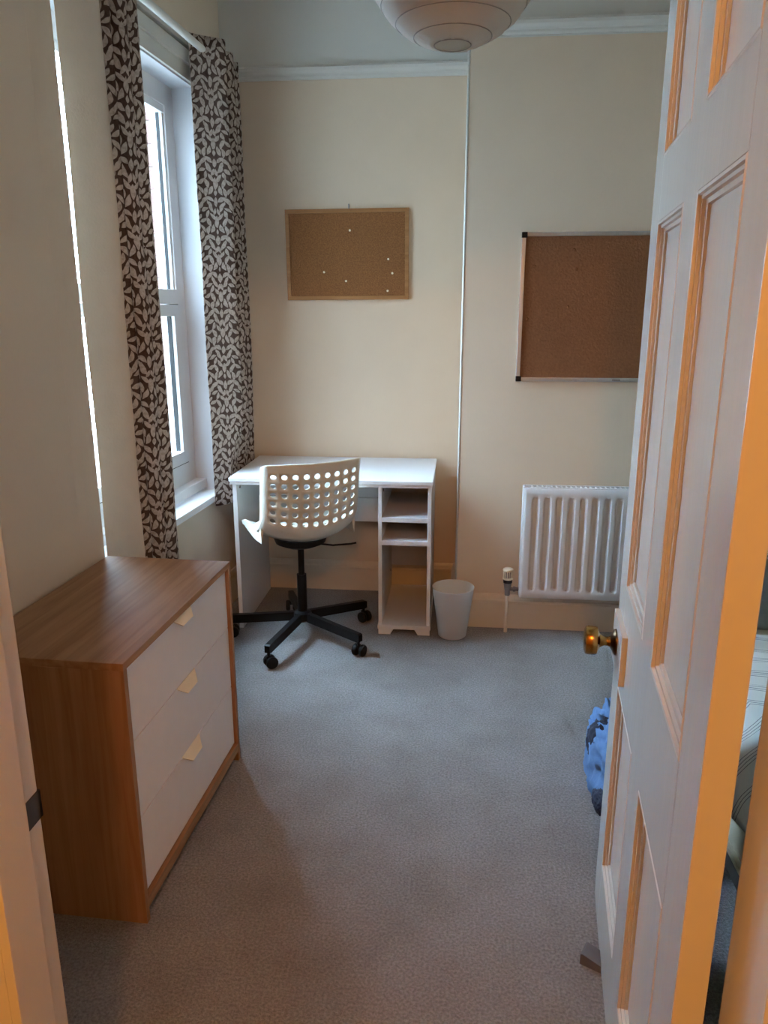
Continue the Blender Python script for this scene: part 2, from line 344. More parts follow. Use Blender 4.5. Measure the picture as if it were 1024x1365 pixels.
blocker = struct(box('wall_sky_blocker', M_render, (-9.0, -4.0, -0.5), (-2.80, 1.35, 4.6)), 'unseen grey rendered wing of the house beside the yard', 'wall')  # unseen block, added to hold sky light off the back wall
struct(box('ground_yard', M_ground, (-14, -6, -0.6), (-1.6, 12, -0.45)), 'brown paved yard outside', 'ground')
# wall between room and landing, with the doorway
def dwy(x): return 0.808 + (0.345 - x) * 0.0828     # room face of the door wall
def hwy(x): return 0.70 + (0.345 - x) * 0.075       # landing face
JL, JR, DH = -0.585, 0.352, 2.37
def wallseg(name, x0, x1, z0, z1, m, lab):
    bm = bmesh.new(); add_prism(bm, [(x0, dwy(x0)), (x1, dwy(x1)), (x1, hwy(x1)), (x0, hwy(x0))], z0, z1, lambda a, b, h: Vector((a, b, h)))
    return struct(link(name, bm_mesh(bm, name), m), lab, 'wall')
wallseg('wall_door_left', -1.45, JL - 0.03, 0, CEIL, M_hall, 'cream wall left of the doorway')
wallseg('wall_door_right', JR + 0.03, RIGHT + 0.1, 0, CEIL, M_hall, 'cream wall right of the doorway')
wallseg('wall_door_head', JL - 0.03, JR + 0.03, DH + 0.03, CEIL, M_hall, 'cream wall above the doorway')
def jamb(name, x0, x1, y0, y1, z0, z1, lab, bev=0.003):
    o = box(name, M_gloss, (x0, y0, z0), (x1, y1, z1), None, None, bev); return struct(o, lab, 'door frame')
jl = jamb('trim_4', JL - 0.032, JL, hwy(JL) - 0.004, dwy(JL) + 0.006, 0, DH + 0.03, 'cream painted left door jamb with a strike plate')
box('door_stop', M_gloss, (JL - 0.004, hwy(JL) - 0.002, 0), (JL + 0.013, dwy(JL) - 0.043, DH), jl, None, 0.002)
bm = bmesh.new(); add_box(bm, (JL - 0.002, dwy(JL) - 0.036, 0.795), (JL + 0.0025, dwy(JL) + 0.0075, 0.838)); add_box(bm, (JL - 0.004, dwy(JL) + 0.003, 0.795), (JL + 0.0025, dwy(JL) + 0.0085, 0.838))
link('strike_plate', bm_mesh(bm, 'strike_plate'), M_strike, jl)
box('latch_slot', M_seal, (JL - 0.002, dwy(JL) - 0.042, 0.85), (JL + 0.002, dwy(JL) - 0.034, 0.895), jl)
jr = jamb('trim_5', JR, JR + 0.032, hwy(JR) - 0.004, dwy(JR) - 0.004, 0, DH + 0.03, 'cream painted hinge side door jamb')
jamb('trim_6', JL - 0.03, JR + 0.03, hwy(0) - 0.004, dwy(0) + 0.004, DH, DH + 0.032, 'cream painted door head')
# landing shell
struct(box('wall_landing_left', M_hall, (-1.55, -2.3, 0), (-1.45, 0.86, CEIL)), 'landing wall on the left', 'wall')
struct(box('wall_landing_right', M_hall, (1.35, -2.3, 0), (1.45, 0.62, CEIL)), 'landing wall on the right', 'wall')
struct(box('wall_landing_back', M_hall, (-1.55, -2.3, 0), (1.45, -2.2, CEIL)), 'landing wall behind', 'wall')

# picture rails and skirtings (moulded profiles extruded along the walls)
def moulding(name, prof, pts, m, lab, cat='trim', closed=False):
    """prof: (out, z) list; pts: list of (pos, outward) pairs"""
    bm = bmesh.new(); rings = []
    for p, nrm in pts: rings.append([bm.verts.new(Vector((p[0] + nrm[0] * a, p[1] + nrm[1] * a, z))) for a, z in prof])
    n = len(prof)
    for A, B in zip(rings, rings[1:]):
        for i in range(n): bm.faces.new((A[i], A[(i + 1) % n], B[(i + 1) % n], B[i]))
    bm.faces.new(rings[0]); bm.faces.new(rings[-1][::-1])
    return struct(link(name, bm_mesh(bm, name), m), lab, cat)
def railp(z): return [(-.003, z), (.010, z), (.014, z + .008), (.014, z + .016), (.022, z + .022), (.030, z + .034), (.032, z + .046), (.024, z + .052), (.020, z + .058), (-.003, z + .060)]
moulding('trim_7', railp(2.568), [((-1.19, BACK), (0, -1)), ((0.03, BACK), (0, -1))], M_rail, 'white picture rail on the back wall')
moulding('trim_8', railp(2.586), [((0.0, BREAST), (0, -1)), ((RIGHT, BREAST), (0, -1))], M_rail, 'white picture rail across the chimney breast')
def skirtp(h): return [(-.003, 0), (.018, 0), (.018, h - .042), (.021, h - .038), (.021, h - .028), (.016, h - .022), (.013, h - .010), (.008, h), (-.003, h)]
moulding('baseboard_back', skirtp(0.168), [((-1.19, BACK), (0, -1)), ((0.03, BACK), (0, -1))], M_trim, 'cream skirting along the back wall', 'baseboard')
moulding('baseboard_breast', skirtp(0.172), [((0.004, BREAST), (0, -1)), ((RIGHT, BREAST), (0, -1))], M_trim, 'cream skirting along the chimney breast', 'baseboard')
moulding('baseboard_return', skirtp(0.172), [((0.012, BACK), (-1, 0)), ((0.012, BREAST - 0.0), (-1, 0))], M_trim, 'cream skirting on the side of the breast', 'baseboard')
a0 = WP(0.0, 0, 0); a1 = WP(1.66, 0, 0)
moulding('baseboard_left', skirtp(0.168), [((a1.x, a1.y), (Wn.x, Wn.y)), ((a0.x, a0.y), (Wn.x, Wn.y))], M_trim, 'cream skirting under the window', 'baseboard')

# ------------------------------------------------------------------ window
win = empty('window_1', WP(0.96, -0.10, 0.64)); struct(win, 'white plastic double glazed window with an opening lower sash', 'window')
winv = Matrix.Translation(-win.location)
def WW(v): return WP(v.x, v.y, v.z) - win.location
FZ0, FZ1, FI0, FI1 = 0.665, 2.455, 0.36, 1.57
def wbox(name, m, s0, s1, z0, z1, o0, o1, par=win, bev=0.004): return box(name, m, (s0, o0, z0), (s1, o1, z1), par, WW, bev)
wbox('frame_jamb', M_upvc, FI0, 0.452, FZ0, FZ1, -0.17, -0.10); wbox('frame_jamb', M_upvc, 1.488, FI1, FZ0, FZ1, -0.17, -0.10)
wbox('frame_head', M_upvc, FI0, FI1, 2.365, FZ1, -0.17, -0.10); wbox('frame_sill', M_upvc, FI0, FI1, FZ0, 0.795, -0.17, -0.10)
wbox('transom', M_upvc, 0.44, 1.50, 1.535, 1.60, -0.17, -0.096)
wbox('glazing_bead', M_upvc, 0.45, 0.468, 1.60, 2.365, -0.135, -0.108); wbox('glazing_bead', M_upvc, 0.45, 1.49, 2.335, 2.366, -0.135, -0.104)
wbox('pane', M_glass, 0.455, 1.485, 1.60, 2.36, -0.142, -0.138, bev=0)
wbox('pane_seal', M_seal, 0.466, 0.470, 1.60, 2.337, -0.137, -0.122, bev=0)
sash = wbox('sash', M_upvc, 0.452, 0.512, 0.80, 1.532, -0.155, -0.092)
wbox('sash_stile', M_upvc, 1.428, 1.488, 0.80, 1.532, -0.155, -0.092, sash).location = (0, 0, 0)
wbox('sash_rail', M_upvc, 0.452, 1.488, 1.482, 1.532, -0.155, -0.092, sash); wbox('sash_rail', M_upvc, 0.452, 1.488, 0.80, 0.858, -0.155, -0.092, sash)
wbox('sash_pane', M_glass, 0.50, 1.44, 0.85, 1.49, -0.132, -0.128, sash, 0)
wbox('sash_seal', M_seal, 0.511, 0.515, 0.858, 1.482, -0.128, -0.108, sash, 0)
wbox('sash_gasket', M_seal, 0.447, 0.4525, 0.797, 1.534, -0.14, -0.0985, win, 0)
wbox('sash_gasket', M_seal, 0.447, 1.493, 0.795, 0.800, -0.14, -0.0985, win, 0)
wbox('trickle_vent', M_upvc, 0.74, 1.14, 2.392, 2.412, -0.104, -0.088)
wbox('vent_slot', M_seal, 0.78, 1.10, 2.3995, 2.4045, -0.09, -0.0868, win, 0)
wbox('inner_sill', M_upvc, OS0 - 0.001, OS1, 0.655, 0.700, -0.10, -0.045)
sb = bmesh.new(); add_box(sb, (0.34, -0.12, 0.612), (1.60, 0.045, 0.645), WW, 0.010)
link('window_board', bm_mesh(sb, 'window_board'), M_upvc, win)

# ------------------------------------------------------------------ curtain pole and curtains
RZ = 2.572; RO = 0.088
pole = tag(empty('curtain_pole', WP(0.9, RO, RZ)), 'white curtain pole running above the window', 'curtain pole')
def PW(p): return p - pole.location
bm = bmesh.new(); add_tube(bm, PW(WP(0.06, RO, RZ)), PW(WP(1.64, RO, RZ)), 0.0145, n=20); smooth_sides(link('rod', bm_mesh(bm, 'rod'), M_rail, pole))
for s in (0.06, 1.64):
    bm = bmesh.new(); add_lathe(bm, [(0.002, -.016), (.013, -.012), (.018, 0), (.013, .012), (.002, .016)], PW(WP(s, RO, RZ)), Wd, 18); link('finial', bm_mesh(bm, 'finial'), M_rail, pole, True)
for s in (0.10, 1.56):
    bm = bmesh.new(); add_tube(bm, PW(WP(s, 0.016, RZ + 0.03)), PW(WP(s, RO, RZ + 0.006)), 0.007); add_box(bm, (s - 0.02, 0.012, RZ + 0.005), (s + 0.02, 0.025, RZ + 0.06), lambda v: PW(WT(v)))
    link('bracket', bm_mesh(bm, 'bracket'), M_rail, pole)

def smooth_path(pts, n=8):
    out = []
    for i in range(len(pts) - 1):
        p0 = pts[max(i - 1, 0)]; p1 = pts[i]; p2 = pts[i + 1]; p3 = pts[min(i + 2, len(pts) - 1)]
        for k in range(n):
            t = k / n
            out.append(tuple(0.5 * (2 * b + (c - a) * t + (2 * a - 5 * b + 4 * c - d) * t * t + (3 * b - a - 3 * c + d) * t ** 3) for a, b, c, d in zip(p0, p1, p2, p3)))
    out.append(pts[-1]); return out
def cloth_sheet(name, m, pts, z0, z1, parent, base, hem=0.0, squeeze=0.0, seed=0, thick=0.0018, nz=40, maxoff=lambda z: 0.2):
    P = smooth_path(pts); me = bpy.data.meshes.new(name); V = []; F = []; UV = []
    L = [0]
    for a, b in zip(P, P[1:]): L.append(L[-1] + math.hypot(b[0] - a[0], b[1] - a[1]))
    cs = sum(p[0] for p in P) / len(P)
    for j in range(nz + 1):
        t = j / nz
        for i, p in enumerate(P):
            zz = z1 + (z0 + hem * math.sin(L[i] * 23 + seed) - z1) * t
            w = noise.noise(Vector((p[0] * 9 + seed, zz * 1.6, seed))) * 0.010
            s = cs + (p[0] - cs) * (1 - squeeze * t) + w * t
            off = p[1] + noise.noise(Vector((p[0] * 9, zz * 1.9, seed + 5))) * 0.008 * min(1, t * 3)
            V.append(WP(s, min(max(off, 0.048), maxoff(zz)), zz) - base); UV.append((L[i], zz))
    n = len(P)
    for j in range(nz):
        for i in range(n - 1): F.append((j * n + i, j * n + i + 1, (j + 1) * n + i + 1, (j + 1) * n + i))
    me.from_pydata([tuple(v) for v in V], [], F); uv = me.uv_layers.new(name='cloth')
    for lp in me.loops: uv.data[lp.index].uv = UV[lp.vertex_index]
    o = link(name, me, m, parent, True)
    md = o.modifiers.new('thickness', 'SOLIDIFY'); md.thickness = thick; md.offset = 0
    return o
# curtain by the chest of drawers: drawn back, plain lining turned outwards on its wall side
cb = WP(1.35, 0.09, 0.53)
cn = tag(empty('curtain', cb), 'leaf print curtain gathered behind the chest of drawers, cream lining showing', 'curtain')
cloth_sheet('curtain_cloth', M_leaf, [(1.40, .128), (1.392, .150), (1.374, .146), (1.366, .105), (1.362, .060), (1.352, .060), (1.347, .110), (1.335, .150), (1.305, .164), (1.275, .150), (1.262, .105), (1.258, .055), (1.248, .055), (1.243, .100), (1.228, .138), (1.195, .150), (1.160, .135), (1.138, .085), (1.145, .05)], 0.50, 2.64, cn, cb, seed=1, squeeze=-0.06)
cloth_sheet('lining', M_lining, [(1.522, .052), (1.510, .062), (1.475, .090), (1.435, .118), (1.40, .129), (1.37, .11)], 0.515, 2.63, cn, cb, seed=2, squeeze=-0.10)
cf = WP(0.33, 0.08, 0.60)
cfr = tag(empty('curtain', cf), 'leaf print curtain hanging beside the white desk, lit by the window', 'curtain')
cloth_sheet('curtain_cloth', M_leaf, [(.505, .049), (.498, .056), (.480, .070), (.460, .092), (.436, .122), (.414, .152), (.394, .168), (.368, .150), (.345, .105), (.310, .072), (.275, .095), (.240, .138), (.200, .130), (.175, .075), (.145, .062), (.115, .098), (.090, .118), (.068, .08), (.06, .05)], 0.60, 2.622, cfr, cf, hem=0.008, seed=4, maxoff=lambda z: 0.112 + 0.09 * max(0, min(1, (z - 0.80) / 0.35)))

# ------------------------------------------------------------------ desk
DX0, DX1, DY0, DY1, DZ = -1.05, -0.098, 3.345, 3.918, 0.755
dk = tag(empty('desk', ((DX0 + DX1) / 2, (DY0 + DY1) / 2, 0)), 'white desk with an open shelf pedestal against the back wall', 'desk')
def DT(v): return v - dk.location
def dbox(name, lo, hi, par=dk, m=M_white, bev=0.0015): return box(name, m, lo, hi, par, DT, bev)
top = dbox('desktop', (DX0, DY0, DZ - 0.018), (DX1, DY1, DZ), bev=0.003)
dbox('desktop_lip', (DX0 + 0.004, DY0 + 0.004, DZ - 0.032), (DX1 - 0.004, DY1, DZ - 0.0175), top)
dbox('side_panel', (DX0 + 0.014, DY0 + 0.012, 0), (DX0 + 0.034, DY1 - 0.008, DZ - 0.031))
PX0, PX1 = -0.350, -0.104
dbox('side_panel', (PX0, DY0 + 0.008, 0.028), (PX0 + 0.017, DY1 - 0.006, DZ - 0.031)); dbox('side_panel', (PX1 - 0.017, DY0 + 0.008, 0.028), (PX1, DY1 - 0.006, DZ - 0.031))
dbox('shelf', (PX0 + 0.016, DY0 + 0.010, 0.558), (PX1 - 0.016, DY1 - 0.045, 0.580)); dbox('shelf', (PX0 + 0.016, DY0 + 0.010, 0.446), (PX1 - 0.016, DY1 - 0.045, 0.468))
bs = dbox('bottom_shelf', (PX0 - 0.004, DY0, 0.028), (PX1 + 0.004, DY1 - 0.006, 0.048), bev=0.003)
dbox('pedestal_back', (PX0 + 0.016, DY1 - 0.030, 0.17), (PX1 - 0.016, DY1 - 0.024, 0.715))
for (x0, x1, s) in ((PX0, PX0 + 0.058, 1), (PX1 - 0.058, PX1, -1)):
    pl = [(x0, 0), (x1, 0), (x1 + 0.0, 0.004), (x1 + 0.016, 0.029), (x0, 0.029)] if s == 1 else [(x0, 0), (x1, 0), (x1, 0.029), (x0 - 0.016, 0.029), (x0, 0.004)]
    for y0, y1 in ((DY0 + 0.004, DY0 + 0.022), (DY1 - 0.03, DY1 - 0.012)):
        bm = bmesh.new(); add_prism(bm, pl, y0, y1, lambda a, b, h: DT(Vector((a, h, b)))); link('foot', bm_mesh(bm, 'foot'), M_white, dk)
dbox('back_panel', (DX0 + 0.033, DY1 - 0.155, 0.445), (PX0 + 0.001, DY1 - 0.140, DZ - 0.031))
bm = bmesh.new(); add_prism(bm, [(DX0 + 0.033, .505), (-0.405, .505), (-0.405, .525), (PX0 + 0.001, .525), (PX0 + 0.001, .575), (DX0 + 0.033, .575)], DY1 - 0.172, DY1 - 0.154, lambda a, b, h: DT(Vector((a, h, b))))
link('cable_rail', bm_mesh(bm, 'cable_rail'), M_white, dk)
for (x, z) in ((DX0 + 0.0345, 0.700), (PX0 + 0.0175, 0.700), (PX0 + 0.0175, 0.165)):
    bm = bmesh.new(); add_tube(bm, DT(Vector((x - 0.004, DY0 + 0.06 if z > .5 else DY1 - 0.1, z))), DT(Vector((x + 0.004, DY0 + 0.06 if z > .5 else DY1 - 0.1, z))), 0.007, n=10); link('cam_fitting', bm_mesh(bm, 'cam_fitting'), M_grille, dk)

# ------------------------------------------------------------------ swivel chair
CX, CY, CR = -0.703, 3.28, R(31)
ch = tag(empty('swivel_chair', (CX, CY, 0), CR), 'cream plastic swivel chair with round holes in its back and a black star base', 'chair')
def sheet(name, m, cols, rows, cw, chh, mx0, mx1, my0, my1, hr, fmap, parent, thick=0.0045, ell=(1, 1)):
    """flat sheet of cols x rows cells with one hole each, plain margins, bent by fmap(a,b)"""
    xs = [-mx0 - cols * cw / 2] + [-cols * cw / 2 + i * cw for i in range(cols + 1)] + [cols * cw / 2 + mx1]
    ys = [-my0] + [i * chh for i in range(rows + 1)] + [rows * chh + my1]
    bm = bmesh.new(); N = 4
    for i in range(cols + 2):
        for j in range(rows + 2):
            x0, x1, y0, y1 = xs[i], xs[i + 1], ys[j], ys[j + 1]
            if 1 <= i <= cols and 1 <= j <= rows:
                per = [(x0 + (x1 - x0) * k / N, y0) for k in range(N)] + [(x1, y0 + (y1 - y0) * k / N) for k in range(N)] + [(x1 - (x1 - x0) * k / N, y1) for k in range(N)] + [(x0, y1 - (y1 - y0) * k / N) for k in range(N)]
                cx, cy = (x0 + x1) / 2, (y0 + y1) / 2; inn = []
                for (px, py) in per:
                    a = math.atan2((py - cy) / (y1 - y0), (px - cx) / (x1 - x0)); inn.append((cx + hr * ell[0] * math.cos(a), cy + hr * ell[1] * math.sin(a)))
                A = [bm.verts.new(fmap(*p)) for p in per]; B = [bm.verts.new(fmap(*p)) for p in inn]; n = len(per)
                for k in range(n): bm.faces.new((A[k], A[(k + 1) % n], B[(k + 1) % n], B[k]))
            else:
                g = [[bm.verts.new(fmap(x0 + (x1 - x0) * a / N, y0 + (y1 - y0) * b / N)) for a in range(N + 1)] for b in range(N + 1)]
                for b in range(N):
                    for a in range(N): bm.faces.new((g[b][a], g[b][a + 1], g[b + 1][a + 1], g[b + 1][a]))
    bmesh.ops.remove_doubles(bm, verts=bm.verts, dist=1e-5)
    o = link(name, bm_mesh(bm, name), m, parent, True)
    md = o.modifiers.new('thickness', 'SOLIDIFY'); md.thickness = thick; md.offset = 0
    return o
BW = 0.236; BH = 0.385
def back_map(a, b):          # a across, b up the back
    u = max(-1, min(1, a / BW)); v = (b + 0.075) / BH
    th = u * R(30); Rr = BW / R(30)
    zb = 0.52 + 0.055 * u * u
    z = zb + (0.888 - zb) * v
    edge = max(0, abs(u) - 0.9) / 0.1
    if v > 0.93: z -= edge * edge * (v - 0.93) * 0.16
    x = Rr * math.sin(th)
    y = -0.195 + Rr * (1 - math.cos(th)) * 0.95 - 0.055 * v + 0.05 * max(0, 0.22 - v) / 0.22 * (0.3 + max(0, 0.22 - v) / 0.22 * 0.7)
    y += 0.014 * edge * edge
    return Vector((x, y, z))
cwid = 0.0468; chei = 0.0455
sheet('backrest', M_shell, 9, 6, cwid, chei, BW - 4.5 * cwid, BW - 4.5 * cwid, 0.075, BH - 0.075 - 6 * chei, 0.0128, back_map, ch)
def seat_map(a, b):          # b forward from the rear edge
    u = max(-1, min(1, a / 0.215)); t = (b + 0.05) / 0.41
    w = 0.215 * (0.98 - 0.05 * max(0, t - 0.6) ** 2 * 6)
    x = u * w; y = -0.150 + 0.40 * t + 0.03 * u * u * (1 - t)
    z = 0.526 + 0.050 * abs(u) ** 3.5 * (1 - 0.35 * t) + 0.020 * max(0, 0.3 - t) / 0.3 - 0.035 * max(0, t - 0.82) / 0.18
    return Vector((x, y, z))
sheet('seat', M_shell, 7, 6, 0.047, 0.05, 0.215 - 3.5 * 0.047, 0.215 - 3.5 * 0.047, 0.05, 0.06, 0.011, seat_map, ch, ell=(0.45, 1.3))
# side wings of the shell where the seat sweeps up into the back
for s in (-1, 1):
    bm = bmesh.new(); N = 10; rows = []
    for i in range(N + 1):
        t = i / N
        lo = seat_map(s * 0.215, -0.05 + 0.36 * t); hi = lo + Vector((s * 0.012, 0.0, 0.002 + 0.035 * (1 - t) ** 2)); out = lo + Vector((s * 0.008, 0, -0.070 * (1 - t * 0.75)))
        rows.append([bm.verts.new(p) for p in (lo + Vector((-s * .004, 0, 0)), hi, out, lo + Vector((-s * .004, 0, -.006)))])
    for A, B in zip(rows, rows[1:]):
        for k in range(4): bm.faces.new((A[k], A[(k + 1) % 4], B[(k + 1) % 4], B[k]))
    bm.faces.new(rows[0]); bm.faces.new(rows[-1][::-1]); link('seat_side', bm_mesh(bm, 'seat_side'), M_shell, ch)
bm = bmesh.new(); add_lathe(bm, [(.03, .452), (.075, .460), (.115, .478), (.125, .506), (.02, .512)], n=24); smooth_sides(link('seat_mount', bm_mesh(bm, 'seat_mount'), M_rubber, ch))
bm = bmesh.new(); add_path(bm, [(.05, -.02, .468), (.13, -.075, .462), (.20, -.115, .470), (.225, -.128, .476)], .0045); lev = link('height_lever', bm_mesh(bm, 'height_lever'), M_black, ch)
tube('gas_lift', M_black, (0, 0, .30), (0, 0, .462), 0.0145, ch); tube('lift_sleeve', M_black, (0, 0, .095), (0, 0, .318), 0.0225, ch)
bm = bmesh.new(); add_lathe(bm, [(.03, .085), (.042, .095), (.042, .128), (.028, .137)], n=24); smooth_sides(link('hub', bm_mesh(bm, 'hub'), M_black, ch))
bm = bmesh.new()
lw = 0.0125
add_prism(bm, [(0.02, .090), (0.342, .070), (0.355, .074), (0.355, .106), (0.345, .110), (0.02, .132)], -lw, lw, lambda a, b, h: Vector((a, h, b)))
legme = bm_mesh(bm, 'leg'); legme.materials.append(M_black)
bm = bmesh.new(); add_tube(bm, (0, 0, .045), (0, 0, .078), .007, n=10); add_box(bm, (-.012, -.007, .036), (.012, .007, .056), None, .003)
cme = bm_mesh(bm, 'caster'); cme.materials.append(M_rubber)
bm = bmesh.new(); add_lathe(bm, [(.012, -.010), (.024, -.010), (.027, -.006), (.027, .006), (.024, .010), (.012, .010)], axis=(0, 1, 0), n=20)
wme = bm_mesh(bm, 'wheel'); wme.materials.append(M_rubber)
for p in wme.polygons: p.use_smooth = False
for k, sw in enumerate((35, 70, -40, 100, 10)):
    ang = R(-104.3 + 72 * k) - CR
    lg = link('leg', legme, None, ch); lg.rotation_euler = (0, 0, ang)
    cs_ = link('caster', cme, None, ch); cs_.location = (0.342 * math.cos(ang), 0.342 * math.sin(ang), 0); cs_.rotation_euler = (0, 0, R(sw) - CR)
    for s in (-1, 1):
        w_ = link('wheel', wme, None, cs_); w_.location = (0.008, 0.017 * s, 0.027)

# ------------------------------------------------------------------ chest of drawers
DA = R(2.2); dr = tag(empty('chest_of_drawers', (-0.748, 1.517, 0), -DA), 'oak veneer chest of three white drawers against the left wall', 'chest of drawers')
LEN, DEP, HT = 0.745, 0.42, 0.72     # local: x into the room (front at 0), y along the wall
def cbox(name, m, lo, hi, par=dr, bev=0.0012): return box(name, m, lo, hi, par, None, bev)
cbox('top', M_oak_y, (-DEP, 0, HT - 0.019), (0, LEN, HT)); cbox('side', M_oak_z, (-DEP, 0.0005, 0), (-0.0005, 0.018, HT - 0.0192)); cbox('side', M_oak_z, (-DEP, LEN - 0.018, 0), (-0.0005, LEN - 0.0005, HT - 0.0192))
cbox('back_panel', M_oak_z, (-DEP + 0.002, 0.018, 0.05), (-DEP + 0.008, LEN - 0.018, HT - 0.02)); cbox('plinth', M_oak_y, (-0.022, 0.018, 0.035), (-0.001, LEN - 0.018, 0.066))
zs = [0.069, 0.282, 0.496, 0.699]
for i in range(3):
    z0, z1 = zs[i] + 0.0015, zs[i + 1] - 0.0015
    d_ = cbox('drawer', M_drawer, (-0.030, 0.020, z0), (-0.012, LEN - 0.020, z1))
    bm = bmesh.new(); yc = LEN / 2 - 0.004
    def flap(dx, dz): return [Vector((-0.013 + dx, yc - 0.066, z1 + 0.001 + dz)), Vector((-0.013 + dx, yc + 0.066, z1 + 0.001 + dz)), Vector((0.007 + dx, yc + 0.036, z1 - 0.026 + dz)), Vector((0.007 + dx, yc - 0.034, z1 - 0.026 + dz))]
    A = [bm.verts.new(v) for v in flap(0, 0)]; B = [bm.verts.new(v) for v in flap(-0.0025, -0.0015)]
    bm.faces.new(A); bm.faces.new(B[::-1])
    for k in range(4): bm.faces.new((A[k], A[(k + 1) % 4], B[(k + 1) % 4], B[k]))
    link('pull_tab', bm_mesh(bm, 'pull_tab'), M_tab, d_)

# ------------------------------------------------------------------ boards on the walls
def frame_board(name, x0, x1, z0, z1, y, fw, dep, mf, mc, label, tilt=0):
    b = tag(empty(name, ((x0 + x1) / 2, y, (z0 + z1) / 2)), label, 'notice board'); w, h = (x1 - x0) / 2, (z1 - z0) / 2; b.rotation_euler = (0, tilt, 0)
    box('cork_sheet', mc, (-w + fw * .6, -dep * .6, -h + fw * .6), (w - fw * .6, -0.001, h - fw * .6), b)
    for lo, hi in (((-w, -dep, h - fw), (w, 0, h)), ((-w, -dep, -h), (w, 0, -h + fw)), ((-w, -dep, -h + fw), (-w + fw, 0, h - fw)), ((w - fw, -dep, -h + fw), (w, 0, h - fw))):
        box('frame_side', mf, lo, hi, b, None, 0.002)
    return b
cbd = frame_board('cork_board', -0.872, -0.255, 1.560, 1.992, BACK, 0.019, 0.018, M_pine, M_cork, 'pine framed cork board above the desk', R(-0.3))
o = cbd; py = BACK - 0.0105
pin_me = bmesh.new(); add_lathe(pin_me, [(.0045, -.002), (.0045, .002), (.0025, .004), (.0025, .007), (.0055, .008), (.0055, .010)], axis=(0, -1, 0), n=10); pin_me = bm_mesh(pin_me, 'push_pin'); pin_me.materials.append(M_pin)
for fx, fz in ((0.525, 0.765), (0.835, 0.45), (0.868, 0.295), (0.83, 0.10), (0.31, 0.31), (0.49, 0.21)):
    p = link('push_pin', pin_me); p.location = (-0.872 + 0.617 * fx, py, 1.56 + 0.432 * fz); tag(p, 'small pale push pin stuck in the pine framed cork board', 'push pin', 'push pins in the cork board')
bm = bmesh.new(); add_tube(bm, (-0.553, BACK + .002, 2.004), (-0.553, BACK - .012, 2.008), .0035, n=8); add_tube(bm, (-0.553, BACK - .010, 1.990), (-0.553, BACK - .010, 2.014), .0035, n=8)
tag(link('wall_hook', bm_mesh(bm, 'wall_hook'), M_nail), 'small metal hook above the pine framed cork board', 'hook')
b2 = frame_board('notice_board', 0.262, 1.10, 1.199, 1.832, BREAST, 0.017, 0.015, M_alu, M_cork2, 'brown cork notice board with aluminium frame and black corners above the radiator')
for sx in (-1, 1):
    for sz in (-1, 1):
        cx_, cz_ = sx * 0.419, sz * 0.3165
        box('corner_cap', M_rubber, (min(cx_, cx_ - sx * .022) - .001, -0.0175, min(cz_, cz_ - sz * .022) - .001), (max(cx_, cx_ - sx * .022) + .001, 0, max(cz_, cz_ - sz * .022) + .001), b2, None, .003)
for fx, fz in ((0.345, 0.885), (0.325, 0.51), (0.035, 0.43), (0.07, 0.78), (0.37, 0.76)):
    bm = bmesh.new(); add_lathe(bm, [(.0065, 0), (.0055, .0015), (.002, .0022)], (-0.419 + 0.60 * fx * 1.0 + 0.017, -0.0088, -0.3165 + 0.633 * fz), (0, -1, 0), 12); link('cork_dent', bm_mesh(bm, 'cork_dent'), M_cork2, b2, True)
box('maker_mark', M_grille, (0.005, -0.0156, -0.3105), (0.040, -0.0145, -0.3055), b2)

# ------------------------------------------------------------------ radiator
RX0, RX1, RZ0, RZ1, RYF, RYB = 0.317, 1.16, 0.195, 0.725, 3.385, 3.455
rad = tag(empty('radiator', ((RX0 + RX1) / 2, 3.42, RZ0)), 'white fluted panel radiator on the chimney breast', 'radiator')
def RT(v): return v - rad.location
def rad_front():
    bm = bmesh.new(); pitch = 0.0535; x_first = RX0 + 0.052
    ng = int((RX1 - RX0 - 0.06) / pitch)
    nx = 14 * ng; zsamp = [RZ0, RZ0 + .008, RZ0 + .03, RZ0 + .040, RZ0 + .046, RZ0 + .053, RZ0 + .06, RZ0 + .07] + [RZ0 + .07 + (RZ1 - RZ0 - .14) * k / 6 for k in range(1, 7)] + [RZ1 - .06, RZ1 - .053, RZ1 - .046, RZ1 - .040, RZ1 - .03, RZ1 - .008, RZ1]
    xsamp = [RX0, RX0 + .006] + [RX0 + .012 + (RX1 - RX0 - .024) * k / nx for k in range(nx + 1)] + [RX1 - .006, RX1]
    g = []
    for z in zsamp:
        row = []
        for x in xsamp:
            k = round((x - x_first) / pitch); dx = abs(x - (x_first + k * pitch)); dep = 0
            if 0 <= k < ng:
                hw = 0.0165; ze = 0
                zlo, zhi = RZ0 + .052, RZ1 - .052
                dzz = max(zlo - z, z - zhi, 0); rr = math.hypot(dx, dzz * 1.3)
                t = max(0, min(1, (hw - rr) / 0.008)); dep = 0.011 * t * t * (3 - 2 * t)
            e = min(x - RX0, RX1 - x, z - RZ0, RZ1 - z); dep += max(0, .008 - e) ** 2 * 60
            row.append(bm.verts.new(RT(Vector((x, RYF + dep, z)))))
        g.append(row)
    for A, B in zip(g, g[1:]):
        for i in range(len(A) - 1): bm.faces.new((A[i], A[i + 1], B[i + 1], B[i]))
    # returns to the back so that the panel is a closed body
    bk = {}
    def back(v):
        if v not in bk: bk[v] = bm.verts.new(Vector((v.co.x, RYF + 0.022 - rad.location.y, v.co.z)))
        return bk[v]
    loop = g[0] + [r[-1] for r in g[1:]] + g[-1][-2::-1] + [r[0] for r in g[-2:0:-1]]
    for a, b in zip(loop, loop[1:] + loop[:1]): bm.faces.new((a, b, back(b), back(a)))
    bm.faces.new([back(v) for v in loop])
    return bm_mesh(bm, 'front_panel')
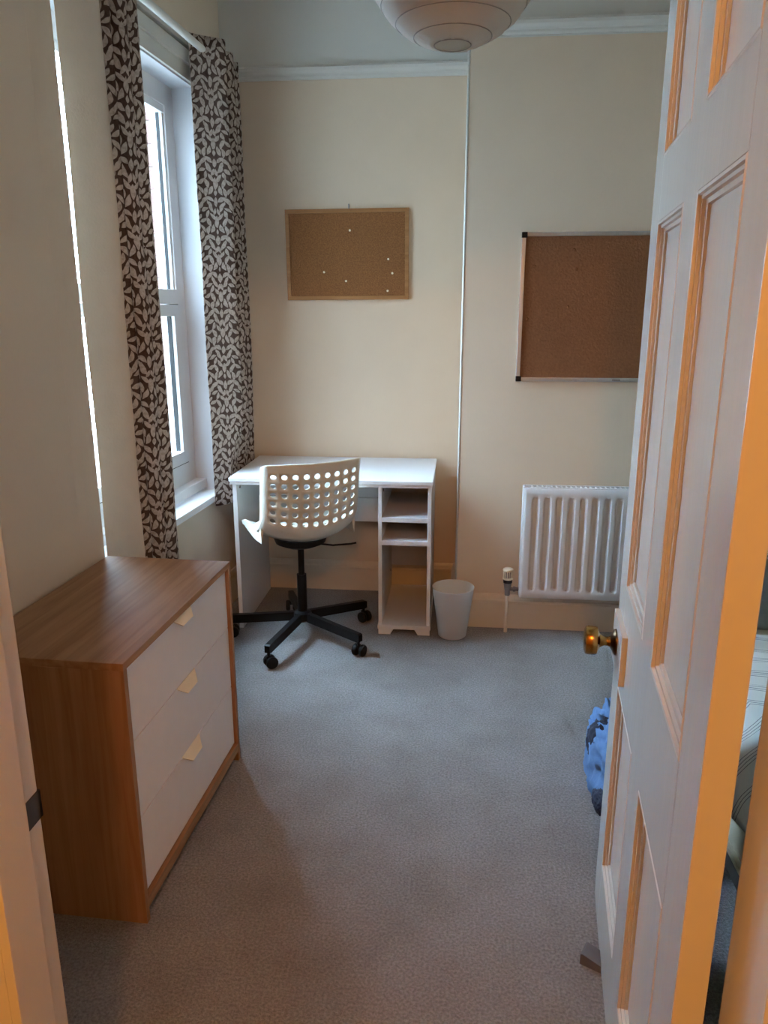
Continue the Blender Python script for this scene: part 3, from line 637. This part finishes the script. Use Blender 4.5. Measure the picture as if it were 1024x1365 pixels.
link('front_panel', rad_front(), M_rad, rad, True); smooth_sides(rad.children[0], 55)
box('side_cover', M_rad, (RX0 - 0.004, RYF + .010, RZ0 + .004), (RX0 + 0.004, RYB, RZ1 + .003), rad, RT, .002); box('side_cover', M_rad, (RX1 - 0.004, RYF + .010, RZ0 + .004), (RX1 + 0.004, RYB, RZ1 + .003), rad, RT, .002)
bm = bmesh.new(); add_box(bm, (RX0, RYF + .008, RZ1 - .006), (RX1, RYF + .016, RZ1 + .004), RT); add_box(bm, (RX0, RYB - .008, RZ1 - .006), (RX1, RYB, RZ1 + .004), RT)
k = RX0 + 0.012
while k < RX1 - 0.01: add_box(bm, (k, RYF + .015, RZ1 - .004), (k + .008, RYB - .007, RZ1 + .001), RT); k += 0.022
link('top_grille', bm_mesh(bm, 'top_grille'), M_rad, rad)
box('rear_panel', M_rad, (RX0 + .004, RYB - .012, RZ0 + .01), (RX1 - .004, RYB, RZ1 - .006), rad, RT)
for x in (RX0 + 0.12, RX1 - 0.12): box('wall_bracket', M_rad, (x - .015, RYB - .002, RZ0 + .05), (x + .015, BREAST - .0006, RZ1 - .08), rad, RT)
VX, VY = 0.262, 3.432
bm = bmesh.new(); add_lathe(bm, [(.019, .268), (.0245, .272), (.0245, .276), (.0195, .279), (.0195, .311), (.0245, .314), (.0245, .321), (.017, .326)], RT(Vector((VX, VY, 0))) , (0, 0, 1), 24)
vh = link('valve_head', bm_mesh(bm, 'valve_head'), M_tab, rad); smooth_sides(vh)
for k in range(14):
    a = 2 * math.pi * k / 14; c = Vector((VX + .0205 * math.cos(a), VY + .0205 * math.sin(a), 0))
    bm = bmesh.new(); add_tube(bm, RT(c + Vector((0, 0, .277))), RT(c + Vector((0, 0, .313))), .0024, n=6); link('valve_rib', bm_mesh(bm, 'valve_rib'), M_tab, vh)
bm = bmesh.new(); add_lathe(bm, [(.0198, .280), (.0198, .310)], RT(Vector((VX, VY, 0))), n=20); link('valve_core', bm_mesh(bm, 'valve_core'), M_grille, vh, True)
tube('valve_collar', M_rubber, RT(Vector((VX, VY, .254))), RT(Vector((VX, VY, .270))), .021, rad)
bm = bmesh.new(); add_lathe(bm, [(.012, .190), (.0125, .215), (.0165, .235), (.019, .256)], RT(Vector((VX, VY, 0)))); add_tube(bm, RT(Vector((VX, VY, .222))), RT(Vector((RX0 + .01, VY, .222))), .009); add_tube(bm, RT(Vector((VX + .026, VY, .222))), RT(Vector((VX + .038, VY, .222))), .0135, n=6)
link('valve_body', bm_mesh(bm, 'valve_body'), M_grille, rad)
tube('feed_pipe', M_trim, RT(Vector((VX - .001, VY, -0.002))), RT(Vector((VX, VY, .195))), .0085, rad)

# ------------------------------------------------------------------ waste bin
bn = bmesh.new()
prof = [(.001, .004), (.060, .004), (.067, .010), (.098, .250), (.0995, .252), (.0965, .252), (.0645, .012), (.058, .008), (.001, .008)]
add_lathe(bn, prof, (0, 0, 0), n=48, closed_ends=False)
bin_ = link('waste_bin', bm_mesh(bn, 'waste_bin'), M_frost, None, True); bin_.location = (0.004, 3.366, -0.003)
tag(bin_, 'frosted translucent plastic waste bin beside the desk pedestal', 'waste bin')

# ------------------------------------------------------------------ paper lantern
lx, ly, lz, lr = -0.03, 1.95, 2.289, 0.205
lan = tag(empty('paper_lantern', (lx, ly, lz - lr)), 'white rice paper globe lampshade hanging from the ceiling', 'pendant lamp')
bm = bmesh.new(); NR, NS = 11, 72; rings = []
for i in range(NR * 4 + 1):
    t = i / (NR * 4); th = R(14) + (math.pi - R(26)) * t; fr = (i % 4) / 4
    bulge = 1 - 0.012 * (1 - math.sin(math.pi * fr)) if fr else 1 - 0.012
    rings.append([])
    for k in range(NS):
        ph = 2 * math.pi * k / NS; v = Vector((math.sin(th) * math.cos(ph), math.sin(th) * math.sin(ph), math.cos(th)))
        w = 1 + 0.010 * noise.noise(Vector((math.cos(ph) * 5, math.sin(ph) * 5, th * 2.2))) + 0.006 * noise.noise(Vector((math.cos(ph) * 17, math.sin(ph) * 17, th * 1.5))) * (0.3 + math.sin(math.pi * fr))
        rings[-1].append(bm.verts.new(v * lr * bulge * w + Vector((0, 0, lr))))
for A, B in zip(rings, rings[1:]):
    for k in range(NS): bm.faces.new((A[k], B[k], B[(k + 1) % NS], A[(k + 1) % NS]))
sh = link('paper_shade', bm_mesh(bm, 'paper_shade'), M_paper, lan, True)
md = sh.modifiers.new('thickness', 'SOLIDIFY'); md.thickness = 0.0012
for i in range(0, NR * 4 + 1, 4):
    th = R(14) + (math.pi - R(26)) * i / (NR * 4); rr = math.sin(th) * lr * 0.992; zz = math.cos(th) * lr * 0.992 + lr
    bm = bmesh.new(); pts = [Vector((rr * math.cos(2 * math.pi * k / 48), rr * math.sin(2 * math.pi * k / 48), zz)) for k in range(49)]; add_path(bm, pts, 0.0012, 5); link('rib_ring', bm_mesh(bm, 'rib_ring'), M_wire, lan)
tube('flex', M_cord, (0, 0, lr * 1.5), (0, 0, CEIL - (lz - lr)), .0035, lan); tube('lamp_holder', M_cord, (0, 0, lr * 1.25), (0, 0, lr * 1.56), .018, lan, .012)
tube('ceiling_rose', M_cord, (0, 0, CEIL - (lz - lr) - .025), (0, 0, CEIL - (lz - lr) + .002), .03, lan, .045)
bm = bmesh.new(); pts = [(-lr * .24, 0, lr * 1.965), (-lr * .1, 0, lr * 1.5), (lr * .1, 0, lr * 1.5), (lr * .24, 0, lr * 1.965)]; add_path(bm, pts, .0015, 6); link('wire_hanger', bm_mesh(bm, 'wire_hanger'), M_wire, lan)
bm = bmesh.new(); add_lathe(bm, [(.008, 1.26 * lr), (.014, 1.2 * lr), (.028, 1.05 * lr), (.030, .96 * lr), (.022, .86 * lr), (.002, .82 * lr)], n=20); link('bulb', bm_mesh(bm, 'bulb'), M_cord, lan, True)

# ------------------------------------------------------------------ the open door
AO = R(6.1); Dd = Vector((math.sin(AO), math.cos(AO), 0)); Dn = Vector((Dd.y, -Dd.x, 0)); P0 = Vector((0.380, 1.583, 0))
door = empty('door_1', P0 - Dd * 0.775); struct(door, 'white gloss panelled door standing open with a brass knob', 'door')
def DP(q, off, z): return P0 - Dd * q + Dn * off + Vector((0, 0, z)) - door.location
def DRT(v): return DP(v.x, v.y, v.z)
TH = 0.039; Q0, Q1, ZB, ZT = -0.14, 0.775, 0.012, 2.36
PQ = ((-0.030, 0.254), (0.370, 0.655)); PZ = ((0.186, 0.675), (0.911, 1.671), (1.787, 2.24))
for q0, q1 in ((Q0, PQ[0][0]), (PQ[1][1], Q1)): box('stile', M_gloss, (q0, 0, ZB), (q1, TH, ZT), door, DRT, .002)
zr = [ZB, PZ[0][0], PZ[0][1], PZ[1][0], PZ[1][1], PZ[2][0], PZ[2][1], ZT]
for i in range(0, 8, 2): box('rail', M_gloss, (PQ[0][0], 0, zr[i]), (PQ[1][1], TH, zr[i + 1]), door, DRT)
for i in range(1, 7, 2): box('muntin', M_gloss, (PQ[0][1], 0, zr[i]), (PQ[1][0], TH, zr[i + 1]), door, DRT)
def moulded_panel(q0, q1, z0, z1, zi):
    p = box('panel', M_gloss, (q0 - .004, 0.016, z0 - .004), (q1 + .004, TH - .016, z1 + .004), door, DRT)
    for side in (0, 1):
        # ogee: stepped profile from the rail face down to the panel
        pr = [(0, .0005), (.003, -.0015), (.007, -.0005), (.008, .0045), (.013, .005), (.0145, .010), (.021, .0115), (.0225, .0165), (.026, .0165)]
        bm = bmesh.new(); rings = []
        for a, dep in pr:
            d_ = dep if side == 0 else TH - dep
            rings.append([bm.verts.new(DP(q, d_, z)) for q, z in ((q0 + a, z0 + a), (q1 - a, z0 + a), (q1 - a, z1 - a), (q0 + a, z1 - a))])
        rings.append([bm.verts.new(DP(q, .017 if side == 0 else TH - .017, z)) for q, z in ((q0, z0), (q1, z0), (q1, z1), (q0, z1))])
        for A, B in zip(rings, rings[1:] + rings[:1]):
            for k in range(4): bm.faces.new((A[k], A[(k + 1) % 4], B[(k + 1) % 4], B[k]))
        link('panel_moulding', bm_mesh(bm, 'panel_moulding'), M_gloss, p)
for (q0, q1) in PQ:
    for zi, (z0, z1) in enumerate(PZ): moulded_panel(q0, q1, z0, z1, zi)
box('lock_plate', M_gloss, (-0.105, -0.012, 0.718), (0.065, 0.001, 0.832), door, DRT, .0015)
KQ, KZ = -0.035, 0.778
bm = bmesh.new(); add_lathe(bm, [(.030, -.001), (.030, .003), (.027, .006), (.020, .009), (.013, .013)], DP(KQ, -0.012, KZ), -Dn, 28); ro = link('knob_rose', bm_mesh(bm, 'knob_rose'), M_brassd, door); smooth_sides(ro)
bm = bmesh.new(); add_lathe(bm, [(.014, .008), (.0105, .018), (.0105, .026), (.016, .036), (.026, .040), (.0315, .042), (.033, .047), (.033, .062), (.031, .067), (.024, .070), (.012, .071), (.003, .0715)], DP(KQ, -0.012, KZ), -Dn, 36)
kn = link('door_knob', bm_mesh(bm, 'door_knob'), M_brass, door); smooth_sides(kn, 30)
for z in (0.30, 2.0):
    bm = bmesh.new(); add_tube(bm, DP(Q1 + .004, TH + .004, z - .045), DP(Q1 + .004, TH + .004, z + .045), .006, n=12); link('hinge_knuckle', bm_mesh(bm, 'hinge_knuckle'), M_brassd, door)
# wedge on the carpet against the door
bm = bmesh.new()
add_prism(bm, [(-.055, 0), (.05, 0), (.05, .006), (-.05, .030), (-.055, .028)], -.021, .021, lambda a, b, h: Vector((a, h, b)))
wg = link('door_wedge', bm_mesh(bm, 'door_wedge'), M_stop); wg.location = (0.382, 1.492, 0); wg.rotation_euler = (0, 0, R(-28)); tag(wg, 'small grey door wedge pushed under the open door', 'door wedge')

# ------------------------------------------------------------------ bed, bedding, box and blue bag beyond the door
bd = tag(empty('bed', (1.14, 2.0, 0)), 'bed with a cream sheet and dark frame behind the open door', 'bed')
def BT(v): return v - bd.location
box('mattress', M_bedbase, (0.655, 0.87, 0.29), (1.66, 2.74, 0.555), bd, BT, .04)
box('bed_rail', M_bedframe, (0.675, 0.88, 0.20), (0.70, 2.73, 0.285), bd, BT, .003); box('bed_rail', M_bedframe, (1.62, 0.88, 0.20), (1.645, 2.73, 0.285), bd, BT, .003)
box('slat_base', M_bedframe, (0.68, 0.88, 0.262), (1.64, 2.73, 0.292), bd, BT); box('piping', M_bedbase, (0.648, 0.90, 0.290), (0.665, 2.71, 0.306), bd, BT, .006)
for x in (0.69, 1.60):
    for y in (0.90, 2.67): box('leg', M_bedframe, (x, y, 0), (x + .045, y + .045, 0.21), bd, BT, .003)
def bedding(name, x0, x1, y0, y1, zt, drop, seed, label, cat, rot):
    me = bpy.data.meshes.new(name); nx, ny = 40, 44; V = []; F = []; UV = []
    for j in range(ny + 1):
        for i in range(nx + 1):
            a, b = i / nx, j / ny; x = x0 + (x1 - x0) * a; y = y0 + (y1 - y0) * b
            z = zt + 0.035 * noise.noise(Vector((x * 5, y * 4, seed))) + 0.02 * noise.noise(Vector((x * 13, y * 11, seed))) + 0.03
            e = min(a, 1 - a, b, 1 - b); z = max(z - max(0, 0.06 - e) * 0.9, 0.58)
            if a < 0.28 and drop:
                t = 1 - a / 0.28; x = x0 + 0.10 * (1 - t) ** 2 + .012 * noise.noise(Vector((y * 7, t * 3, seed))); z = zt + .02 - drop * t * (0.8 + 0.25 * math.sin(y * 6 + seed)) + 0.02 * (1 - t)
            V.append((x, y, max(z, 0.24))); c, s = math.cos(rot + .5 * noise.noise(Vector((x * 3, y * 3, seed)))), math.sin(rot); UV.append((a * c * 1.1 - b * s * 1.5, a * s * 1.1 + b * c * 1.5))
    for j in range(ny):
        for i in range(nx): F.append((j * (nx + 1) + i, j * (nx + 1) + i + 1, (j + 1) * (nx + 1) + i + 1, (j + 1) * (nx + 1) + i))
    me.from_pydata(V, [], F); uv = me.uv_layers.new(name='cloth')
    for lp in me.loops: uv.data[lp.index].uv = UV[lp.vertex_index]
    o = link(name, me, M_stripe, None, True); md = o.modifiers.new('thickness', 'SOLIDIFY'); md.thickness = 0.012; md.offset = -1
    return tag(o, label, cat)
bedding('duvet', 0.596, 1.55, 1.25, 2.15, 0.595, 0.24, 3.0, 'rumpled pale duvet with dark pinstripes on the bed', 'duvet', 0.15)
sb_ = tag(empty('storage_box', (1.13, 2.42, 0.555)), 'grey fabric storage box with dark edging on the bed', 'box')
box('box_body', M_box, (-.30, -.17, 0), (.30, .17, .21), sb_, None, .006)
for x in (-.302, .29): box('edging', M_boxedge, (x, -.174, 0), (x + .012, .174, .212), sb_)
box('lid', M_box, (-.308, -.178, .205), (.308, .178, .232), sb_, None, .004)

def heap(name, m, c, rad_, seed, parent=None, amp=0.35, rel=Vector((0, 0, 0)), fold=0.16):
    bm = bmesh.new(); bmesh.ops.create_icosphere(bm, subdivisions=5, radius=1)
    for v in bm.verts:
        d_ = v.co.normalized()
        ridg = 1 - abs(noise.noise(d_ * 2.1 + Vector((seed, 0, 0)))) * 1.4
        w = 0.72 + amp * ridg * 0.6 + fold * (1 - abs(noise.noise(d_ * 5 + Vector((0, seed, 0)))) * 2) + 0.05 * noise.noise(d_ * 12)
        p = Vector((d_.x * rad_[0] * w, d_.y * rad_[1] * w, d_.z * rad_[2] * w))
        p += c; p.z = max(p.z, 0.002 + 0.004 * abs(d_.x)); v.co = p - rel
    return link(name, bm_mesh(bm, name), m, parent, True)
bg = tag(empty('cloth_bag', (0.55, 2.2, 0)), 'crumpled blue cloth bag with a navy lining on the carpet behind the door', 'bag')
heap('bag_cloth', M_blue, Vector((0.55, 2.20, 0.08)), (0.10, 0.27, 0.20), 2.0, bg, rel=bg.location)
heap('bag_lining', M_navy, Vector((0.505, 2.235, 0.150)), (0.072, 0.085, 0.100), 8.0, bg, amp=0.12, rel=bg.location, fold=0.05)
heap('bag_strap', M_navy, Vector((0.475, 2.06, 0.055)), (0.040, 0.075, 0.050), 5.0, bg, amp=0.12, rel=bg.location, fold=0.05)
